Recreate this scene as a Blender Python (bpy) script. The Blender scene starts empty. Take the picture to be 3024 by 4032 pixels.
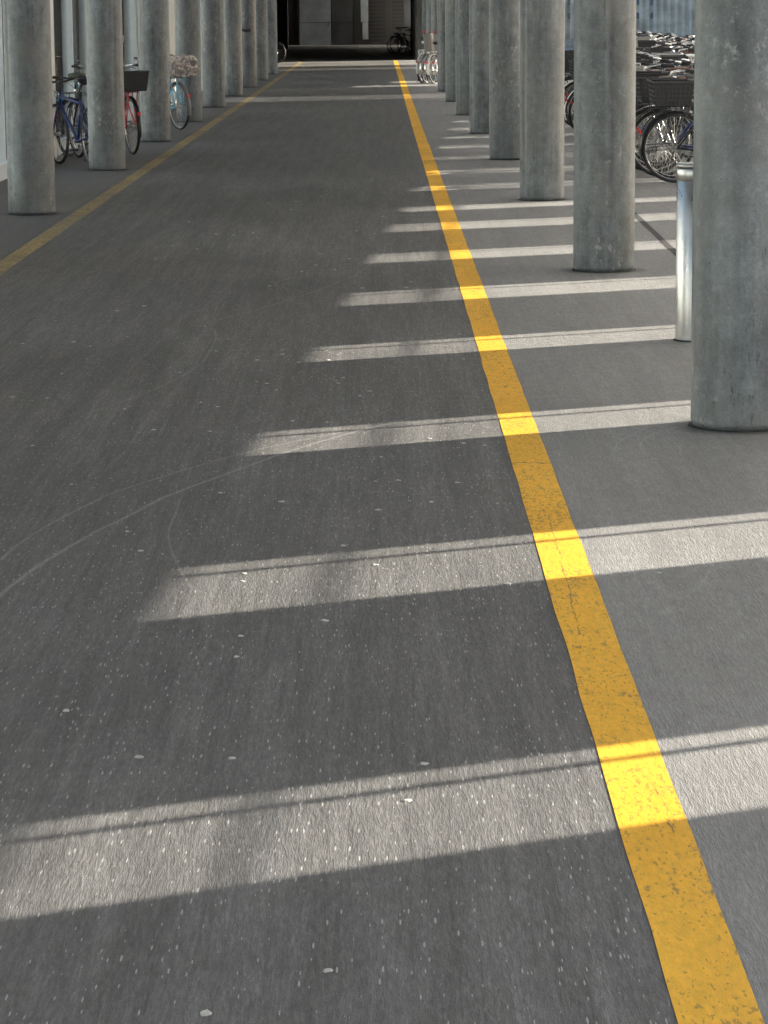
import bpy, bmesh, math, random
from mathutils import Vector, Matrix, noise
random.seed(7)
PI = math.pi
sc = bpy.context.scene
C = sc.collection
R = math.radians

# ------------------------------------------------------------------ sun geometry
AZ = R(25.5)          # sun stands to the right and ahead: direction (cos, sin) on the ground
EL = R(15.2)
SX, SY = math.cos(AZ), math.sin(AZ)

# ------------------------------------------------------------------ materials
def mat(name):
    m = bpy.data.materials.new(name); m.use_nodes = True
    nt = m.node_tree
    for n in list(nt.nodes): nt.nodes.remove(n)
    out = nt.nodes.new('ShaderNodeOutputMaterial')
    return m, nt, out
def nd(nt, t, **kw):
    n = nt.nodes.new(t)
    for k, v in kw.items():
        if k.startswith('i_'): n.inputs[k[2:].replace('_', ' ')].default_value = v
        else: setattr(n, k, v)
    return n
def ramp(nt, src, stops):
    r = nt.nodes.new('ShaderNodeValToRGB')
    el = r.color_ramp.elements
    while len(el) < len(stops): el.new(0.5)
    for e, (p, c) in zip(el, stops):
        e.position = p; e.color = c if len(c) == 4 else (*c, 1)
    nt.links.new(src, r.inputs[0]); return r.outputs[0]
def g3(v): return (v, v, v)
def noise_tex(nt, scale, stretch=(1, 1, 1), detail=3, rough=0.55, coord='pos', off=(0, 0, 0)):
    if coord == 'pos':
        s = nt.nodes.new('ShaderNodeNewGeometry').outputs['Position']
    else:
        s = nt.nodes.new('ShaderNodeTexCoord').outputs['Object']
    mp = nt.nodes.new('ShaderNodeMapping'); mp.inputs['Scale'].default_value = stretch
    mp.inputs['Location'].default_value = off
    nt.links.new(s, mp.inputs['Vector'])
    n = nt.nodes.new('ShaderNodeTexNoise'); n.inputs['Scale'].default_value = scale
    n.inputs['Detail'].default_value = detail; n.inputs['Roughness'].default_value = rough
    nt.links.new(mp.outputs[0], n.inputs['Vector'])
    return n.outputs['Fac']
def vor(nt, scale, stretch=(1, 1, 1), feature='F1', coord='pos'):
    s = nt.nodes.new('ShaderNodeNewGeometry').outputs['Position'] if coord == 'pos' else nt.nodes.new('ShaderNodeTexCoord').outputs['Object']
    mp = nt.nodes.new('ShaderNodeMapping'); mp.inputs['Scale'].default_value = stretch
    nt.links.new(s, mp.inputs['Vector'])
    n = nt.nodes.new('ShaderNodeTexVoronoi'); n.feature = feature; n.inputs['Scale'].default_value = scale
    nt.links.new(mp.outputs[0], n.inputs['Vector'])
    return n
def mth(nt, op, a, b=None, c=None):
    m = nt.nodes.new('ShaderNodeMath'); m.operation = op
    for i, v in enumerate((a, b, c)):
        if v is None: continue
        if isinstance(v, (int, float)): m.inputs[i].default_value = v
        else: nt.links.new(v, m.inputs[i])
    return m.outputs[0]
def mix(nt, f, a, b, mode='MIX'):
    m = nt.nodes.new('ShaderNodeMix'); m.data_type = 'RGBA'; m.blend_type = mode
    for i, v in ((0, f), (6, a), (7, b)):
        if isinstance(v, (int, float)): m.inputs[i].default_value = v
        elif isinstance(v, tuple): m.inputs[i].default_value = v if len(v) == 4 else (*v, 1)
        else: nt.links.new(v, m.inputs[i])
    return m.outputs[2]
def pbsdf(nt, out, col, rough=0.5, metal=0.0, spec=0.5, bump=None, bstr=0.3, bdist=0.01):
    b = nt.nodes.new('ShaderNodeBsdfPrincipled')
    if isinstance(col, tuple): b.inputs['Base Color'].default_value = (*col, 1) if len(col) == 3 else col
    else: nt.links.new(col, b.inputs['Base Color'])
    if isinstance(rough, (int, float)): b.inputs['Roughness'].default_value = rough
    else: nt.links.new(rough, b.inputs['Roughness'])
    b.inputs['Metallic'].default_value = metal
    b.inputs['Specular IOR Level'].default_value = spec
    if bump is not None:
        bp = nt.nodes.new('ShaderNodeBump'); bp.inputs['Strength'].default_value = bstr
        bp.inputs['Distance'].default_value = bdist
        nt.links.new(bump, bp.inputs['Height']); nt.links.new(bp.outputs[0], b.inputs['Normal'])
    nt.links.new(b.outputs[0], out.inputs['Surface'])
    return b

def asphalt(name, lo, hi, tint, fleck, bstr, rough, streak=0.16, gcon=0.30):
    m, nt, out = mat(name)
    grain = noise_tex(nt, 520, (1, 0.30, 1), 3, 0.7)
    base = ramp(nt, grain, [(0.30, tuple(lo * t for t in tint)), (0.72, tuple(hi * t for t in tint))])
    dash = noise_tex(nt, 150, (1, 0.13, 1), 3, 0.75, off=(0, 0, 2))
    base = mix(nt, 1.0, base, ramp(nt, dash, [(0.34, g3(1 - gcon)), (0.52, g3(1.0)), (0.68, g3(1 + gcon * 1.5))]), 'MULTIPLY')
    blot = noise_tex(nt, 0.55, (1, 0.6, 1), 4, 0.6)
    base = mix(nt, 1.0, base, ramp(nt, blot, [(0.25, g3(0.80)), (0.75, g3(1.22))]), 'MULTIPLY')
    st = noise_tex(nt, 9, (1, 0.035, 1), 3, 0.6)
    base = mix(nt, 1.0, base, ramp(nt, st, [(0.3, g3(1 - streak)), (0.7, g3(1 + streak))]), 'MULTIPLY')
    st2 = noise_tex(nt, 38, (1, 0.05, 1), 2, 0.6)
    base = mix(nt, 1.0, base, ramp(nt, st2, [(0.3, g3(1 - streak * .7)), (0.7, g3(1 + streak * .7))]), 'MULTIPLY')
    st3 = noise_tex(nt, 75, (1, 0.025, 1), 2, 0.6, off=(0, 0, 5))
    base = mix(nt, 1.0, base, ramp(nt, st3, [(0.35, g3(1 - streak * .5)), (0.65, g3(1 + streak * .5))]), 'MULTIPLY')
    mot = noise_tex(nt, 16, (1, .5, 1), 4, 0.65)
    base = mix(nt, 1.0, base, ramp(nt, mot, [(0.3, g3(0.9)), (0.7, g3(1.1))]), 'MULTIPLY')
    # pale stone chips, pulled out along the direction of travel by wear
    v = vor(nt, 50, (1, 0.16, 1))
    cell = mth(nt, 'GREATER_THAN', v.outputs['Color'], 0.0)
    sep = nt.nodes.new('ShaderNodeSeparateColor'); nt.links.new(v.outputs['Color'], sep.inputs[0])
    pick = mth(nt, 'GREATER_THAN', sep.outputs[0], 0.86)
    rad = mth(nt, 'MULTIPLY', sep.outputs[1], 0.065)
    near = mth(nt, 'LESS_THAN', v.outputs['Distance'], rad)
    f = mth(nt, 'MULTIPLY', mth(nt, 'MULTIPLY', pick, near), fleck)
    base = mix(nt, f, base, (0.42, 0.43, 0.40))
    v2 = vor(nt, 125, (1, 0.12, 1))
    sep2 = nt.nodes.new('ShaderNodeSeparateColor'); nt.links.new(v2.outputs['Color'], sep2.inputs[0])
    f2 = mth(nt, 'MULTIPLY', mth(nt, 'MULTIPLY', mth(nt, 'GREATER_THAN', sep2.outputs[0], 0.42), mth(nt, 'LESS_THAN', v2.outputs['Distance'], mth(nt, 'MULTIPLY', sep2.outputs[1], 0.27))), fleck * 0.9)
    base = mix(nt, f2, base, (0.40, 0.40, 0.375))
    # tyre scuffs: thin arcs worn into the surface
    sx = nt.nodes.new('ShaderNodeSeparateXYZ'); nt.links.new(nt.nodes.new('ShaderNodeNewGeometry').outputs['Position'], sx.inputs[0])
    px, py = sx.outputs[0], sx.outputs[1]
    wn = mth(nt, 'MULTIPLY', mth(nt, 'SUBTRACT', noise_tex(nt, 1.3, (1, 1, 1), 2, .5), 0.5), 0.05)
    dust = ramp(nt, noise_tex(nt, 60, (1, .4, 1), 4, .7), [(0.36, g3(0.35)), (0.66, g3(1))])
    for cx, cy, rr, wd, x0, x1, y0, y1, st_ in (ARCS if streak > .1 else SARCS):
        dx = mth(nt, 'SUBTRACT', px, cx); dy = mth(nt, 'SUBTRACT', py, cy)
        dist = mth(nt, 'SQRT', mth(nt, 'ADD', mth(nt, 'MULTIPLY', dx, dx), mth(nt, 'MULTIPLY', dy, dy)))
        dd = mth(nt, 'ABSOLUTE', mth(nt, 'ADD', mth(nt, 'SUBTRACT', dist, rr), wn if rr > 1 else mth(nt, 'MULTIPLY', wn, .2)))
        k = mth(nt, 'SUBTRACT', 1.0, mth(nt, 'DIVIDE', dd, wd)); k.node.use_clamp = True
        for v, lo_, hi_ in ((px, x0, x1), (py, y0, y1)):
            e = mth(nt, 'MULTIPLY', mth(nt, 'MINIMUM', mth(nt, 'SUBTRACT', v, lo_), mth(nt, 'SUBTRACT', hi_, v)), 5.0); e.node.use_clamp = True
            k = mth(nt, 'MULTIPLY', k, e)
        base = mix(nt, mth(nt, 'MULTIPLY', mth(nt, 'MULTIPLY', k, dust), min(1.0, st_ * 1.35)), base, (0.34, 0.34, 0.32))
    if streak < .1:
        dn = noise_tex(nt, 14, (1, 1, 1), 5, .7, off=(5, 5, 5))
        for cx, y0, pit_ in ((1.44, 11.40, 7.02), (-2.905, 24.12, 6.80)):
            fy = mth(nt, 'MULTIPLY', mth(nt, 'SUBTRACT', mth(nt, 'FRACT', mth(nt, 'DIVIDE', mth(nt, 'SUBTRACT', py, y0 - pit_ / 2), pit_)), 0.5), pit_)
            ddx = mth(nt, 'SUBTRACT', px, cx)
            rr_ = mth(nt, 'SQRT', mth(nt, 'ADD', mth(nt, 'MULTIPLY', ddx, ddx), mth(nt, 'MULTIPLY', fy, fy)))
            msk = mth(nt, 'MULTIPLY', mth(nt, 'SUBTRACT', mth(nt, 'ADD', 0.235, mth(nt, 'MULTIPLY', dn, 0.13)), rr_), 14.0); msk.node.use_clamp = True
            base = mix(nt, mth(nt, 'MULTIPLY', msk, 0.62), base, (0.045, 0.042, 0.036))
    bh = mth(nt, 'ADD', mth(nt, 'MULTIPLY', grain, 0.35), mth(nt, 'MULTIPLY', dash, 0.8))
    rg = ramp(nt, blot, [(0.3, g3(rough - 0.05)), (0.7, g3(rough + 0.08))])
    pbsdf(nt, out, base, rg, 0, 0.45, bh, bstr, 0.0045)
    return m

def circ(p, q, r):
    (x1, y1), (x2, y2), (x3, y3) = p, q, r
    a = x1 * (y2 - y3) - y1 * (x2 - x3) + x2 * y3 - x3 * y2
    b = (x1 * x1 + y1 * y1) * (y3 - y2) + (x2 * x2 + y2 * y2) * (y1 - y3) + (x3 * x3 + y3 * y3) * (y2 - y1)
    c = (x1 * x1 + y1 * y1) * (x2 - x3) + (x2 * x2 + y2 * y2) * (x3 - x1) + (x3 * x3 + y3 * y3) * (x1 - x2)
    cx, cy = -b / (2 * a), -c / (2 * a)
    return cx, cy, math.hypot(x1 - cx, y1 - cy)
def arc(p, q, r, w, s):
    xs = [v[0] for v in (p, q, r)]; ys = [v[1] for v in (p, q, r)]
    c = circ(p, q, r)
    sg = .22 + (max(0, c[2] - math.sqrt(max(0, c[2] ** 2 - (math.dist(p, r) / 2) ** 2))) if c[2] < 50 else 0) * .2
    return (*c, w, min(xs) - sg, max(xs) + sg, min(ys) - .3, max(ys) + .3, s)
ARCS = [arc((-1.10, 8.13), (-.65, 10.05), (0.01, 11.5), .013, .55), arc((-1.17, 8.63), (-.78, 10.26), (0.01, 11.48), .009, .45),
        arc((-.59, 8.39), (-.67, 9.0), (-.69, 9.57), .006, .4), arc((-1.15, 12.13), (-.95, 12.94), (-.86, 14.87), .009, .3),
        arc((-.42, 12.46), (-.94, 12.20), (-1.3, 11.86), .006, .3), arc((-1.02, 10.06), (-.95, 11.57), (-.86, 14.4), .009, .12),
        arc((-.2, 5.2), (-.24, 9.0), (-.15, 15.5), .012, .06), arc((.18, 5.2), (.12, 10.4), (.14, 18.5), .010, .06),
        arc((.28, 7.2), (.21, 11), (.14, 16.0), .007, .08), arc((-.6, 17.4), (-.28, 17.0), (0.0, 18.4), .010, .35),
        arc((.3, 20.6), (-.1, 21.2), (.2, 23.6), .012, .1), arc((-.9, 15.5), (-.4, 17.1), (.05, 20.5), .011, .3),
        arc((-.1, 24), (-.5, 28), (-.4, 36), .016, .04), arc((-1.6, 9), (-1.2, 13), (-1.1, 19), .014, .06), arc((-.62, 5), (-.5, 8), (-.46, 13), .010, .05)]
SARCS = [arc((.92, 10.95), (.98, 11.15), (1.08, 11.36), .006, .8), arc((1.0, 10.92), (1.05, 11.12), (1.14, 11.3), .005, .8), arc((1.13, 10.9), (1.09, 11.15), (1.0, 11.38), .005, .8),
         arc((.88, 11.25), (1.0, 11.14), (1.18, 11.08), .005, .7), arc((.9, 8.1), (1.0, 8.5), (1.05, 8.9), .006, .3), arc((.75, 5.0), (.83, 6.0), (.86, 7.2), .006, .3)]
def paint_yellow():
    m, nt, out = mat('yellow_road_paint')
    n1 = noise_tex(nt, 2.3, (1, 0.5, 1), 3, 0.6)
    base = ramp(nt, n1, [(0.3, (0.85, 0.435, 0.028)), (0.7, (0.97, 0.52, 0.042))])
    n2 = noise_tex(nt, 60, (1, 0.35, 1), 3, 0.6)
    base = mix(nt, 1.0, base, ramp(nt, n2, [(0.3, g3(0.86)), (0.7, g3(1.06))]), 'MULTIPLY')
    # pits where the asphalt shows through, in patches
    patch = ramp(nt, noise_tex(nt, 1.5, (1, 0.5, 1), 4, 0.65, off=(2, 7, 0)), [(0.36, g3(0.0)), (0.60, g3(0.14))])
    pn = noise_tex(nt, 115, (1, 0.30, 1), 3, 0.6, off=(3, 3, 0))
    pit = mth(nt, 'MULTIPLY', mth(nt, 'SUBTRACT', mth(nt, 'ADD', pn, patch), 0.655), 22.0); pit.node.use_clamp = True
    base = mix(nt, mth(nt, 'MULTIPLY', pit, 0.62), base, (0.26, 0.15, 0.035))
    # worn blotches
    w = noise_tex(nt, 24, (1, 0.45, 1), 5, 0.7, off=(1, 2, 0))
    wp = noise_tex(nt, 1.1, (1, 0.8, 1), 2, 0.5, off=(5, 3.3, 0))
    thr = mth(nt, 'MULTIPLY', ramp(nt, w, [(0.58, g3(0)), (0.66, g3(1))]), ramp(nt, wp, [(0.46, g3(0)), (0.60, g3(1))]))
    base = mix(nt, mth(nt, 'MULTIPLY', thr, 0.8), base, (0.13, 0.115, 0.09))
    sx = nt.nodes.new('ShaderNodeSeparateXYZ'); nt.links.new(nt.nodes.new('ShaderNodeNewGeometry').outputs['Position'], sx.inputs[0])
    jit = mth(nt, 'MULTIPLY', mth(nt, 'SUBTRACT', noise_tex(nt, 14, (1, .35, 1), 5, .7), 0.5), 0.05)
    jit2 = mth(nt, 'MULTIPLY', mth(nt, 'SUBTRACT', noise_tex(nt, 30, (1, .1, 1), 4, .7), 0.5), 0.16)
    wdt = mth(nt, 'MULTIPLY', ramp(nt, noise_tex(nt, 20, (1, .5, 1), 3, .7, off=(3, 3, 3)), [(0.40, g3(0.1)), (0.7, g3(1))]), 0.0032)
    for x_, sl_, y0, y1 in ((0.528, 0.013, 7.5, 9.3), (0.590, -0.02, 5.6, 5.95)):
        ln = mth(nt, 'ABSOLUTE', mth(nt, 'ADD', mth(nt, 'SUBTRACT', sx.outputs[0], mth(nt, 'ADD', mth(nt, 'MULTIPLY', mth(nt, 'SUBTRACT', sx.outputs[1], y0), sl_), x_)), jit))
        k = mth(nt, 'MULTIPLY', mth(nt, 'LESS_THAN', ln, wdt), mth(nt, 'MULTIPLY', mth(nt, 'GREATER_THAN', sx.outputs[1], y0), mth(nt, 'LESS_THAN', sx.outputs[1], y1)))
        base = mix(nt, mth(nt, 'MULTIPLY', k, 0.75), base, (0.12, 0.09, 0.05))
    tr = mth(nt, 'ABSOLUTE', mth(nt, 'ADD', mth(nt, 'SUBTRACT', sx.outputs[1], 10.46), jit2))
    base = mix(nt, mth(nt, 'MULTIPLY', mth(nt, 'LESS_THAN', tr, mth(nt, 'MULTIPLY', wdt, 5.0)), 0.85), base, (0.10, 0.085, 0.06))
    for y_ in (11.55, 10.95, 12.6, 13.3):
        fl = mth(nt, 'LESS_THAN', mth(nt, 'ABSOLUTE', mth(nt, 'ADD', mth(nt, 'SUBTRACT', sx.outputs[1], y_), jit2)), mth(nt, 'MULTIPLY', wdt, 3.0))
        fl = mth(nt, 'MULTIPLY', fl, mth(nt, 'GREATER_THAN', noise_tex(nt, 17, (1, .3, 1), 1, .5, off=(y_, 0, 0)), 0.58))
        base = mix(nt, mth(nt, 'MULTIPLY', fl, 0.8), base, (0.14, 0.12, 0.08))
    pbsdf(nt, out, base, 0.55, 0, 0.35, n2, 0.35, 0.004)
    return m

def paint_worn():
    m, nt, out = mat('worn_yellow_road_paint')
    n1 = noise_tex(nt, 1.1, (1, 0.5, 1), 4, 0.65)
    base = ramp(nt, n1, [(0.3, (0.22, 0.17, 0.08)), (0.7, (0.56, 0.38, 0.11))])
    n2 = noise_tex(nt, 45, (1, 0.25, 1), 4, 0.7)
    base = mix(nt, ramp(nt, n2, [(0.44, g3(0.1)), (0.60, g3(0.85))]), base, (0.13, 0.12, 0.10))
    pbsdf(nt, out, base, 0.6, 0, 0.35, n2, 0.2, 0.004)
    return m

def concrete(name, lo, hi, tint=(0.87, 0.97, 1.0), stain=0.8):
    m, nt, out = mat(name)
    oi = nt.nodes.new('ShaderNodeObjectInfo')
    a = noise_tex(nt, 2.6, (1, 1, 0.6), 6, 0.68)
    base = ramp(nt, a, [(0.34, tuple(lo * t for t in tint)), (0.66, tuple(hi * t for t in tint))])
    base = mix(nt, 1.0, base, ramp(nt, oi.outputs['Random'], [(0.0, g3(0.80)), (1.0, g3(1.22))]), 'MULTIPLY')
    mott = noise_tex(nt, 13, (1, 1, 0.8), 6, 0.72, off=(2, 2, 2))
    base = mix(nt, 1.0, base, ramp(nt, mott, [(0.34, g3(0.72)), (0.66, g3(1.26))]), 'MULTIPLY')
    br = noise_tex(nt, 16, (0.35, 0.35, 5), 4, 0.7)            # faint horizontal form marks
    base = mix(nt, 1.0, base, ramp(nt, br, [(0.3, g3(0.93)), (0.7, g3(1.06))]), 'MULTIPLY')
    vs = noise_tex(nt, 10, (1, 1, 0.06), 3, 0.6)               # vertical run marks
    base = mix(nt, 1.0, base, ramp(nt, vs, [(0.38, g3(0.78)), (0.62, g3(1.12))]), 'MULTIPLY')
    fine = noise_tex(nt, 95, (1, 1, 1), 5, 0.75)
    base = mix(nt, 1.0, base, ramp(nt, fine, [(0.3, g3(0.78)), (0.7, g3(1.22))]), 'MULTIPLY')
    warm = noise_tex(nt, 2.7, (1, 1, 0.6), 4, 0.6, off=(7, 3, 1))
    base = mix(nt, ramp(nt, warm, [(0.48, g3(0)), (0.68, g3(0.5))]), base, (hi * .96, hi * 0.94, hi * 0.88))
    dk = noise_tex(nt, 22, (1, 1, 0.28), 6, 0.75, off=(1, 5, 2))
    dkp = noise_tex(nt, 1.9, (1, 1, 0.5), 2, 0.5, off=(4, 4, 4))
    f = mth(nt, 'MULTIPLY', ramp(nt, dk, [(0.57, g3(0)), (0.66, g3(stain))]), ramp(nt, dkp, [(0.45, g3(0)), (0.58, g3(1))]))
    base = mix(nt, f, base, (lo * .42, lo * .40, lo * .38))
    lt = noise_tex(nt, 20, (1, 1, 0.7), 6, 0.78, off=(8, 5, 2))
    ltp = noise_tex(nt, 1.7, (1, 1, 0.7), 2, 0.5, off=(14, 4, 1))
    f = mth(nt, 'MULTIPLY', ramp(nt, lt, [(0.56, g3(0)), (0.64, g3(0.75))]), ramp(nt, ltp, [(0.46, g3(0)), (0.6, g3(1))]))
    base = mix(nt, f, base, (hi * 1.65, hi * 1.65, hi * 1.58))
    v = vor(nt, 30)                                            # air holes
    sep = nt.nodes.new('ShaderNodeSeparateColor'); nt.links.new(v.outputs['Color'], sep.inputs[0])
    hole = mth(nt, 'MULTIPLY', mth(nt, 'GREATER_THAN', sep.outputs[0], 0.86), mth(nt, 'LESS_THAN', v.outputs['Distance'], mth(nt, 'MULTIPLY', sep.outputs[1], 0.13)))
    base = mix(nt, mth(nt, 'MULTIPLY', hole, 0.8), base, (0.03, 0.03, 0.03))
    hgt = mth(nt, 'ADD', mth(nt, 'MULTIPLY', fine, 0.5), mth(nt, 'MULTIPLY', mott, 1.2))
    pbsdf(nt, out, base, ramp(nt, a, [(0.3, g3(0.40)), (0.7, g3(0.62))]), 0, 0.5, hgt, 0.45, 0.008)
    return m

def simple(name, col, rough=0.5, metal=0.0, spec=0.5, var=0.12, scale=20, bump=0.0):
    m, nt, out = mat(name)
    n = noise_tex(nt, scale, (1, 1, 1), 3, 0.6, 'obj')
    base = ramp(nt, n, [(0.3, tuple(c * (1 - var) for c in col)), (0.7, tuple(min(1, c * (1 + var)) for c in col))])
    pbsdf(nt, out, base, rough, metal, spec, n if bump else None, bump, 0.003)
    return m

M = {}
M['lane'] = asphalt('dark_lane_asphalt', 0.070, 0.146, (1.02, 1.0, 0.965), 0.95, 1.0, 0.60, 0.22)
M['side'] = asphalt('grey_side_asphalt', 0.168, 0.262, (1.02, 1.0, 0.96), 0.30, 1.0, 0.58, 0.08, 0.18)
M['lside'] = asphalt('dark_side_asphalt', 0.082, 0.150, (1.0, 0.99, 0.97), 0.30, 1.0, 0.60, 0.07, 0.18)
M['outer'] = asphalt('outer_paving', 0.16, 0.24, (1.0, 0.99, 0.95), 0.1, 0.4, 0.7, 0.06)
M['yellow'] = paint_yellow()
M['worn'] = paint_worn()
M['conc'] = concrete('column_concrete', 0.110, 0.215)
M['conc2'] = concrete('pale_concrete', 0.42, 0.55, (1.0, 0.98, 0.96), 0.4)
M['joint'] = simple('black_joint_sealant', (0.02, 0.02, 0.02), 0.7)
M['slab'] = simple('ceiling_concrete', (0.36, 0.36, 0.35), 0.8, scale=2)
M['dark'] = simple('shade_dark_wall', (0.018, 0.017, 0.016), 0.7, scale=1.2, var=0.3)  # near-black colour stands in for the gloom of the enclosed far end
M['panel'] = simple('grey_door_paint', (0.26, 0.29, 0.31), 0.6, scale=1.5, var=0.18)
M['panel2'] = simple('dull_grey_door_paint', (0.05, 0.053, 0.056), 0.6, scale=1.5, var=0.35)
M['slat'] = simple('brown_grey_slat', (0.028, 0.025, 0.022), 0.5, var=0.2, scale=3)
M['pale'] = simple('pale_render', (0.72, 0.73, 0.72), 0.8, scale=1.0, var=0.08)
M['winframe'] = simple('white_aluminium', (0.66, 0.72, 0.75), 0.35, var=0.05)
M['blackrub'] = simple('black_rubber', (0.018, 0.018, 0.019), 0.62, var=0.2)
M['blackpaint'] = simple('black_paint', (0.018, 0.019, 0.022), 0.30, var=0.15)
M['plastic'] = simple('black_plastic', (0.028, 0.028, 0.030), 0.42, var=0.15)
M['chrome'] = simple('silver_metal', (0.62, 0.62, 0.61), 0.22, 1.0, var=0.06)
M['alu'] = simple('grey_aluminium', (0.42, 0.42, 0.41), 0.38, 1.0, var=0.1)
M['white'] = simple('white_enamel', (0.75, 0.75, 0.72), 0.35, var=0.05)
M['blue'] = simple('dark_blue_enamel', (0.014, 0.034, 0.13), 0.28, var=0.1)
M['red'] = simple('red_enamel', (0.62, 0.030, 0.055), 0.30, var=0.1)
M['lightblue'] = simple('light_blue_enamel', (0.16, 0.48, 0.66), 0.30, var=0.08)
M['teal'] = simple('teal_enamel', (0.03, 0.22, 0.26), 0.30, var=0.08)
M['green'] = simple('green_enamel', (0.05, 0.17, 0.07), 0.32, var=0.1)
M['grey'] = simple('grey_enamel', (0.17, 0.175, 0.18), 0.35, var=0.1)
M['pink'] = simple('pale_pink_enamel', (0.66, 0.40, 0.38), 0.35, var=0.08)
M['orange'] = simple('orange_vinyl', (0.60, 0.10, 0.035), 0.4, var=0.1)
M['brown'] = simple('brown_leather', (0.14, 0.065, 0.03), 0.45, var=0.15)
M['olive'] = simple('olive_saddle_cover', (0.085, 0.085, 0.06), 0.7, var=0.2)
M['bluecloth'] = simple('blue_cloth', (0.04, 0.07, 0.26), 0.8, var=0.3, scale=12)
M['redlens'] = simple('red_reflector', (0.60, 0.03, 0.03), 0.2)
M['orangelens'] = simple('orange_reflector', (0.75, 0.20, 0.03), 0.25)
M['gum'] = simple('pale_gum', (0.46, 0.46, 0.41), 0.7, var=0.25, scale=30)

def mk_steel():
    m, nt, out = mat('brushed_stainless_steel')
    n = noise_tex(nt, 5, (1, 1, 1), 4, 0.65)
    n2 = noise_tex(nt, 160, (1, 1, 0.06), 3, 0.6)
    base = ramp(nt, n, [(0.3, (0.36, 0.37, 0.37)), (0.7, (0.54, 0.54, 0.53))])
    rg = ramp(nt, n, [(0.35, g3(0.26)), (0.68, g3(0.44))])
    pbsdf(nt, out, base, rg, 0.9, 0.5, n2, 0.12, 0.002)
    return m
M['steel'] = mk_steel()

def mk_glass(name, tint, refl):
    m, nt, out = mat(name)
    t = nd(nt, 'ShaderNodeBsdfTransparent'); t.inputs[0].default_value = (*tint, 1)
    g = nd(nt, 'ShaderNodeBsdfGlossy'); g.inputs['Roughness'].default_value = 0.03
    fr = nd(nt, 'ShaderNodeFresnel'); fr.inputs[0].default_value = refl
    mx = nd(nt, 'ShaderNodeMixShader')
    nt.links.new(fr.outputs[0], mx.inputs[0]); nt.links.new(t.outputs[0], mx.inputs[1]); nt.links.new(g.outputs[0], mx.inputs[2])
    nt.links.new(mx.outputs[0], out.inputs['Surface']); return m
M['glass'] = mk_glass('window_glass', (0.95, 0.98, 0.98), 1.18)

def mk_trans(name, col, tcol):
    m, nt, out = mat(name)
    n = noise_tex(nt, 1.5, (1, 1, 1), 2, 0.5)
    d = nd(nt, 'ShaderNodeBsdfDiffuse'); d.inputs[0].default_value = (*col, 1)
    t = nd(nt, 'ShaderNodeBsdfTranslucent')
    nt.links.new(ramp(nt, n, [(0.3, tuple(c * .94 for c in tcol)), (0.7, tcol)]), t.inputs[0])
    mx = nd(nt, 'ShaderNodeMixShader'); mx.inputs[0].default_value = 0.65
    nt.links.new(d.outputs[0], mx.inputs[1]); nt.links.new(t.outputs[0], mx.inputs[2])
    nt.links.new(mx.outputs[0], out.inputs['Surface']); return m
M['added_canopy'] = mk_trans('milky_fill_light_sheet', (0.6, 0.6, 0.6), (0.90, 0.90, 0.92))
M['milk'] = mk_trans('milky_channel_glass', (0.6, 0.6, 0.6), (0.84, 0.85, 0.87))

def mk_bag():
    m, nt, out = mat('clear_plastic_film')
    n = noise_tex(nt, 14, (1, 1, 1), 4, 0.7, 'obj')
    t = nd(nt, 'ShaderNodeBsdfTransparent'); t.inputs[0].default_value = (0.92, 0.90, 0.88, 1)
    g = nd(nt, 'ShaderNodeBsdfPrincipled'); g.inputs['Base Color'].default_value = (0.80, 0.72, 0.66, 1); g.inputs['Roughness'].default_value = 0.12
    mx = nd(nt, 'ShaderNodeMixShader')
    nt.links.new(ramp(nt, n, [(0.42, g3(0.12)), (0.62, g3(0.75))]), mx.inputs[0])
    nt.links.new(t.outputs[0], mx.inputs[1]); nt.links.new(g.outputs[0], mx.inputs[2])
    nt.links.new(mx.outputs[0], out.inputs['Surface']); return m
M['film'] = mk_bag()

def mk_corr():
    m, nt, out = mat('corrugated_facade_sheet')
    n = noise_tex(nt, 0.9, (1, 1, 3.0), 3, 0.5)
    base = ramp(nt, n, [(0.35, (0.62, 0.56, 0.46)), (0.65, (0.88, 0.80, 0.68))])
    pbsdf(nt, out, base, 0.45, 0.0, 0.3, n, 0.35, 0.05)
    return m
M['corr'] = mk_corr()
M['farwin'] = simple('window_and_reflection_grey', (0.22, 0.24, 0.25), 0.12, 0.0, 0.8)

# ------------------------------------------------------------------ mesh helpers
def link(name, bm, m, parent=None, smooth=False):
    me = bpy.data.meshes.new(name)
    bmesh.ops.recalc_face_normals(bm, faces=bm.faces[:])
    bm.to_mesh(me); bm.free()
    if smooth:
        for p in me.polygons: p.use_smooth = True
    me.materials.append(M[m] if isinstance(m, str) else m)
    o = bpy.data.objects.new(name, me); C.objects.link(o)
    if parent is not None: o.parent = parent
    return o
def thing(name, label, cat, loc=(0, 0, 0), rotz=0, group=None):
    o = bpy.data.objects.new(name, None); C.objects.link(o); o.empty_display_size = .2
    o.location = loc; o.rotation_euler = (0, 0, rotz)
    tag(o, label, cat, group); return o
def tag(o, label=None, cat=None, group=None, kind=None):
    if label: o['label'] = label
    if cat: o['category'] = cat
    if group: o['group'] = group
    if kind: o['kind'] = kind
    return o
def struct(name, bm, m):
    o = link(name, bm, m); o['kind'] = 'structure'; return o
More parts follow.
